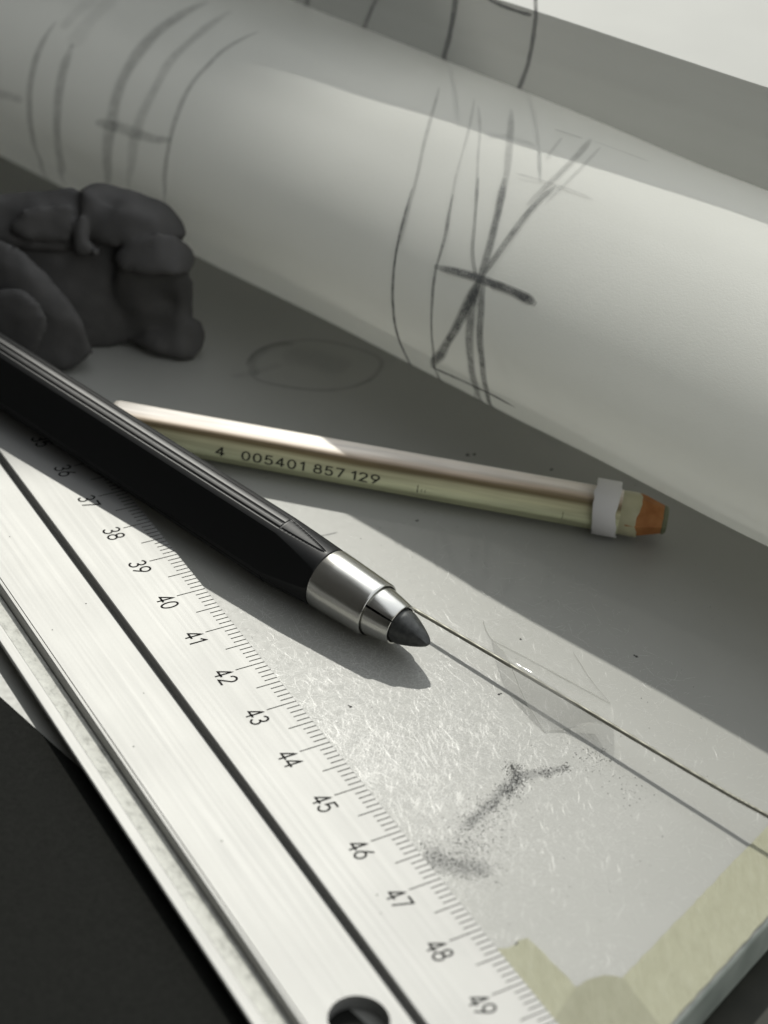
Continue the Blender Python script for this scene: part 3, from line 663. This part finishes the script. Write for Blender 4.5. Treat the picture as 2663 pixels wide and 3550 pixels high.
LOWBAR = [p for p, w0, d0 in ROLL_LINES if d0 == 0.72][0][0]
for pts, wd, dk in ROLL_LINES:
    if pts[0][0] < -10: wd *= 1.5; dk *= 0.55
    P = catmull([(u, ph, 0) for u, ph in pts], 5)
    st.add([rollp(p.x, p.y, 0.012) - L for p in P], [rolln(p.y) for p in P], wd * (3.0 if pts[0] == LOWBAR else 1.75), dk)
st.build(roll)
st = Strokes('pencil_line')
for pts, wd, dk in FLAP_LINES:
    P = catmull([(u, z, 0) for u, z in pts], 5)
    FN = (CAMP - RN * 12).normalized()
    Q = []; NN = []
    for p in P:
        a_ = flapp(p.x, p.y); b_ = flapp(p.x, p.y - 0.1); c_ = flapp(p.x + 0.1, p.y)
        nrm = (b_ - a_).cross(c_ - a_).normalized()
        if nrm.dot(FN) < 0: nrm.negate()
        Q.append(a_ + nrm * 0.02 - L); NN.append(nrm)
    st.add(Q, NN, wd, dk)
st.build(roll)

# ================================================================ cable and tapes
wp = [(-8.6, 10.3, 0.06), (-5.0, 7.75, 0.06), (-2.0, 5.5, 0.07), (-0.4, 4.3, 0.11), (0.3, 3.84, 0.20), (1.032, 3.295, 0.262), (3.243, 1.579, 0.326), (5.413, -0.119, 0.377), (6.2, -0.721, 0.417), (8.2, -2.2, 0.52), (11, -4.3, 0.66)]
P = catmull(wp, 40); V = []; F = []; nn_ = 18
for i, p in enumerate(P):
    t = (P[min(i + 1, len(P) - 1)] - P[max(i - 1, 0)]).normalized(); s = t.cross(Vector((0, 0, 1))).normalized(); u_ = s.cross(t)
    for j in range(nn_):
        a_ = 2 * math.pi * j / nn_; tw = i * 0.62
        r = 0.0320 + 0.0024 * math.cos(6 * a_ - tw * 2.2)
        V.append(p + (s * math.cos(a_) + u_ * math.sin(a_)) * r)
for i in range(len(P) - 1):
    for j in range(nn_): k = (j + 1) % nn_; F.append((i * nn_ + j, i * nn_ + k, (i + 1) * nn_ + k, (i + 1) * nn_ + j))
tag(mk('steel_cable', V, F, CABLE, None, True), 'thin twisted steel cable stretched above the board past the lead tip', 'cable')

tp = empty('clear_tape', (3.1, 2.4, 0))
tag(tp, 'piece of clear sticky tape bridging the steel cable on the board', 'tape')
L = Vector((3.1, 2.4, 0))
def quadpatch(rows, nu, nv, amp=0.0):
    R = [catmull(r, 8) for r in rows]
    def ev(r, t):
        k = t * (len(r) - 1); i = min(int(k), len(r) - 2); return r[i].lerp(r[i + 1], k - i)
    V = []; 
    cols = [catmull([ev(r, i / nu) for r in R], 8) for i in range(nu + 1)]
    m_ = len(cols[0])
    return grid(nu + 1, m_, lambda i, j: cols[i][j] + Vector((0, 0, amp * noise.noise(cols[i][j] * 2.2) * (1 if 0 < j else 0))))
rows = [[(2.29, 3.10, 0.008), (2.9, 2.70, 0.008), (3.5, 2.29, 0.008), (4.13, 1.86, 0.008)],
        [(2.37, 2.62, 0.24), (2.95, 2.22, 0.24), (3.55, 1.84, 0.25), (4.12, 1.45, 0.26)],
        [(2.50, 2.22, 0.365), (3.0, 1.83, 0.37), (3.6, 1.34, 0.365), (4.08, 0.98, 0.36)],
        [(2.80, 1.55, 0.14), (3.18, 1.36, 0.20), (3.6, 1.17, 0.24), (3.98, 1.02, 0.26)],
        [(3.12, 1.01, 0.012), (3.35, 1.08, 0.03), (3.62, 1.15, 0.07), (3.86, 1.22, 0.12)]]
V, F = quadpatch(rows, 24, 5, 0.02)
mk('raised_flap', [v - L for v in V], F, CTAPE, tp)
V, F = prism([(2.29, 3.10), (4.13, 1.86), (3.98, 2.1), (3.87, 2.32), (3.57, 3.03), (3.1, 3.5), (2.70, 3.87), (2.42, 3.68), (2.14, 3.56), (2.2, 3.3)][::-1], 0.004, 0.009)
mk('stuck_flap', [Vector(v) - L for v in V], F, CTAPE2, tp, False)

def edge(pts, wd_):
    Pq = catmull(pts, 8); V, F, U = ribbon([p - L for p in Pq], [Vector((0, 0, 1))] * len(Pq), wd_, lift=0.006)
    mk('tape_edge', V, F, TEDGE, tp, True, uvs=U)
edge(rows[0], 0.022); edge([r_[0] for r_ in rows], 0.012); edge(rows[4], 0.012); edge([(2.14, 3.56, 0.01), (2.2, 3.3, 0.01), (2.29, 3.10, 0.01)], 0.012); edge([(3.57, 3.03, 0.01), (3.87, 2.32, 0.01), (4.13, 1.86, 0.01)], 0.010)
def tape_strip(name, a, b, wdt, z0, th, mat, label, rag=0.02, torn=(False, False), group=None):
    a = Vector(a); b = Vector(b); t = (b - a).normalized(); s = Vector((-t.y, t.x, 0)); ln = (b - a).length
    n = int(ln / 0.07); top = []; 
    for i in range(n + 1):
        p = a + t * ln * i / n
        top.append((p + s * rag * noise.noise(p * 6), p + s * (wdt + rag * noise.noise(p * 6 + Vector((9, 9, 9))))))
    nb = 6; V = []; F = []
    for lo, hi in top:
        for k in range(nb + 1): 
            q = lo.lerp(hi, k / nb); V.append(q + Vector((0, 0, z0 + th + 0.008 * noise.noise(q * 3.5))))
    for i in range(n):
        for k in range(nb): F.append((i * (nb + 1) + k, i * (nb + 1) + k + 1, (i + 1) * (nb + 1) + k + 1, (i + 1) * (nb + 1) + k))
    if torn[0]:
        for k in range(nb + 1): V[k] = V[k] + t * 0.22 * (noise.noise(Vector((k * 0.9, 4, 1))) + 0.3)
    # skirt down to the board
    nv_ = len(V); rim = [i * (nb + 1) for i in range(n + 1)] + [n * (nb + 1) + k for k in range(1, nb + 1)] + [i * (nb + 1) + nb for i in range(n - 1, -1, -1)] + [k for k in range(nb - 1, 0, -1)]
    for r_ in rim: V.append(Vector((V[r_].x, V[r_].y, z0)))
    for i in range(len(rim)):
        j = (i + 1) % len(rim); F.append((rim[i], nv_ + i, nv_ + j, rim[j]))
    o = mk(name, V, F, mat, None, True, sharp=40)
    tag(o, label, 'masking tape', group); return o
tape_strip('masking_tape', P0 + NL * 0.93 + EDIR * 9, P0 + NL * 0.93 - EDIR * 3.8, 0.865, 0.003, 0.016, MASK, 'wide beige masking tape strip along the right edge of the board')
a = Vector((2.62, -3.25, 0)); b = a + Vector((0.60, -0.80, 0)) * 4
o = tape_strip('masking_tape', (2.85, -3.15, 0), Vector((2.85, -3.15, 0)) + Vector((0.640, -0.768, 0)) * 3.2, -1.0, 0.022, 0.016, MASK, 'short beige masking tape strip with a torn end beside the ruler number 48', torn=(True, False))
V, F = prism([(3.5, -3.98), (3.66, -3.82), (3.87, -3.71), (4.02, -3.70), (4.14, -3.74), (4.25, -3.95), (4.6, -4.5), (4.9, -5.2), (3.0, -5.2), (3.2, -4.6)], 0.042, 0.052)
tag(mk('masking_tape', V, F, MASK2, smooth=False), 'darker patch of masking tape overlapping where the two beige strips meet', 'masking tape')

# ================================================================ graphite crumbs and dust
rs = random.Random(11); V = []; F = []
def crumb(x, y, r, h=None):
    b = len(V); n_ = 5; a0 = rs.random() * 6
    st_ = rs.uniform(0.5, 1.0)
    for i in range(n_):
        a_ = a0 + i * 2 * math.pi / n_; V.append((x + r * math.cos(a_) * rs.uniform(.6, 1.2), y + r * st_ * math.sin(a_), 0.004))
    V.append((x, y, 0.004 + (h or r)))
    for i in range(n_): F.append((b + i, b + (i + 1) % n_, b + n_))
sm = [((3.43, 0.28), 0.05, 25), ((3.15, 0.10), 0.07, 40), ((2.67, 0.12), 0.08, 70), ((2.74, -0.10), 0.09, 110), ((2.6, -0.38), 0.10, 120), ((2.35, -0.72), 0.11, 80), ((2.1, -1.1), 0.13, 60), ((1.9, -1.55), 0.16, 45), ((1.62, -1.95), 0.12, 90), ((1.95, -2.0), 0.14, 110), ((2.3, -2.03), 0.15, 60), ((2.05, -1.75), 0.2, 80), ((2.3, -1.45), 0.2, 50), ((2.4, -1.1), 0.2, 30), ((3.85, 0.55), 0.16, 45), ((4.4, 0.0), 0.2, 25), ((1.5, -1.75), 0.1, 30)]
pts = [c for c, _, _ in sm]
for (c, sd, n_) in sm:
    for _ in range(int(n_ * 2.6)): crumb(rs.gauss(c[0], sd), rs.gauss(c[1], sd), 0.0035 + 0.007 * rs.random() ** 2)
for (p, q) in zip(sm[:8], sm[1:8]):
    for _ in range(40):
        t = rs.random(); crumb(p[0][0] + (q[0][0] - p[0][0]) * t + rs.gauss(0, 0.035), p[0][1] + (q[0][1] - p[0][1]) * t + rs.gauss(0, 0.035), rs.uniform(0.004, 0.010))
for _ in range(260): crumb(rs.uniform(-3, 6), rs.uniform(-3, 9), rs.uniform(0.003, 0.009))
tag(mk('graphite_crumbs', V, F, DUST, None, False), 'graphite crumbs smeared on the white board beside the scale', 'dust', kind='stuff')
rs = random.Random(5)
SPECK = [((1.75, 8.44), .045, 'by the pencil, left one of a pair'), ((1.86, 8.48), .04, ''), ((3.26, 8.28), .03, ''), ((0.95, 6.16), .03, ''), ((4.58, 3.11), .032, ''), ((0.22, 1.07), .03, ''), ((2.43, 1.77), .03, ''), ((3.64, -3.99), .02, ''), ((2.75, 3.2), .02, '')]
V = []; F = []
for (x, y), r, _ in SPECK:
    crumb(x, y, r, r * 0.6)
    crumb(x + r * rs.uniform(-1, 1), y + r * 0.8, r * 0.6, r * 0.4)
tag(mk('dust_specks', V, F, DUST, None, False), 'scattered dark specks of dust lying on the board', 'dust', kind='stuff')
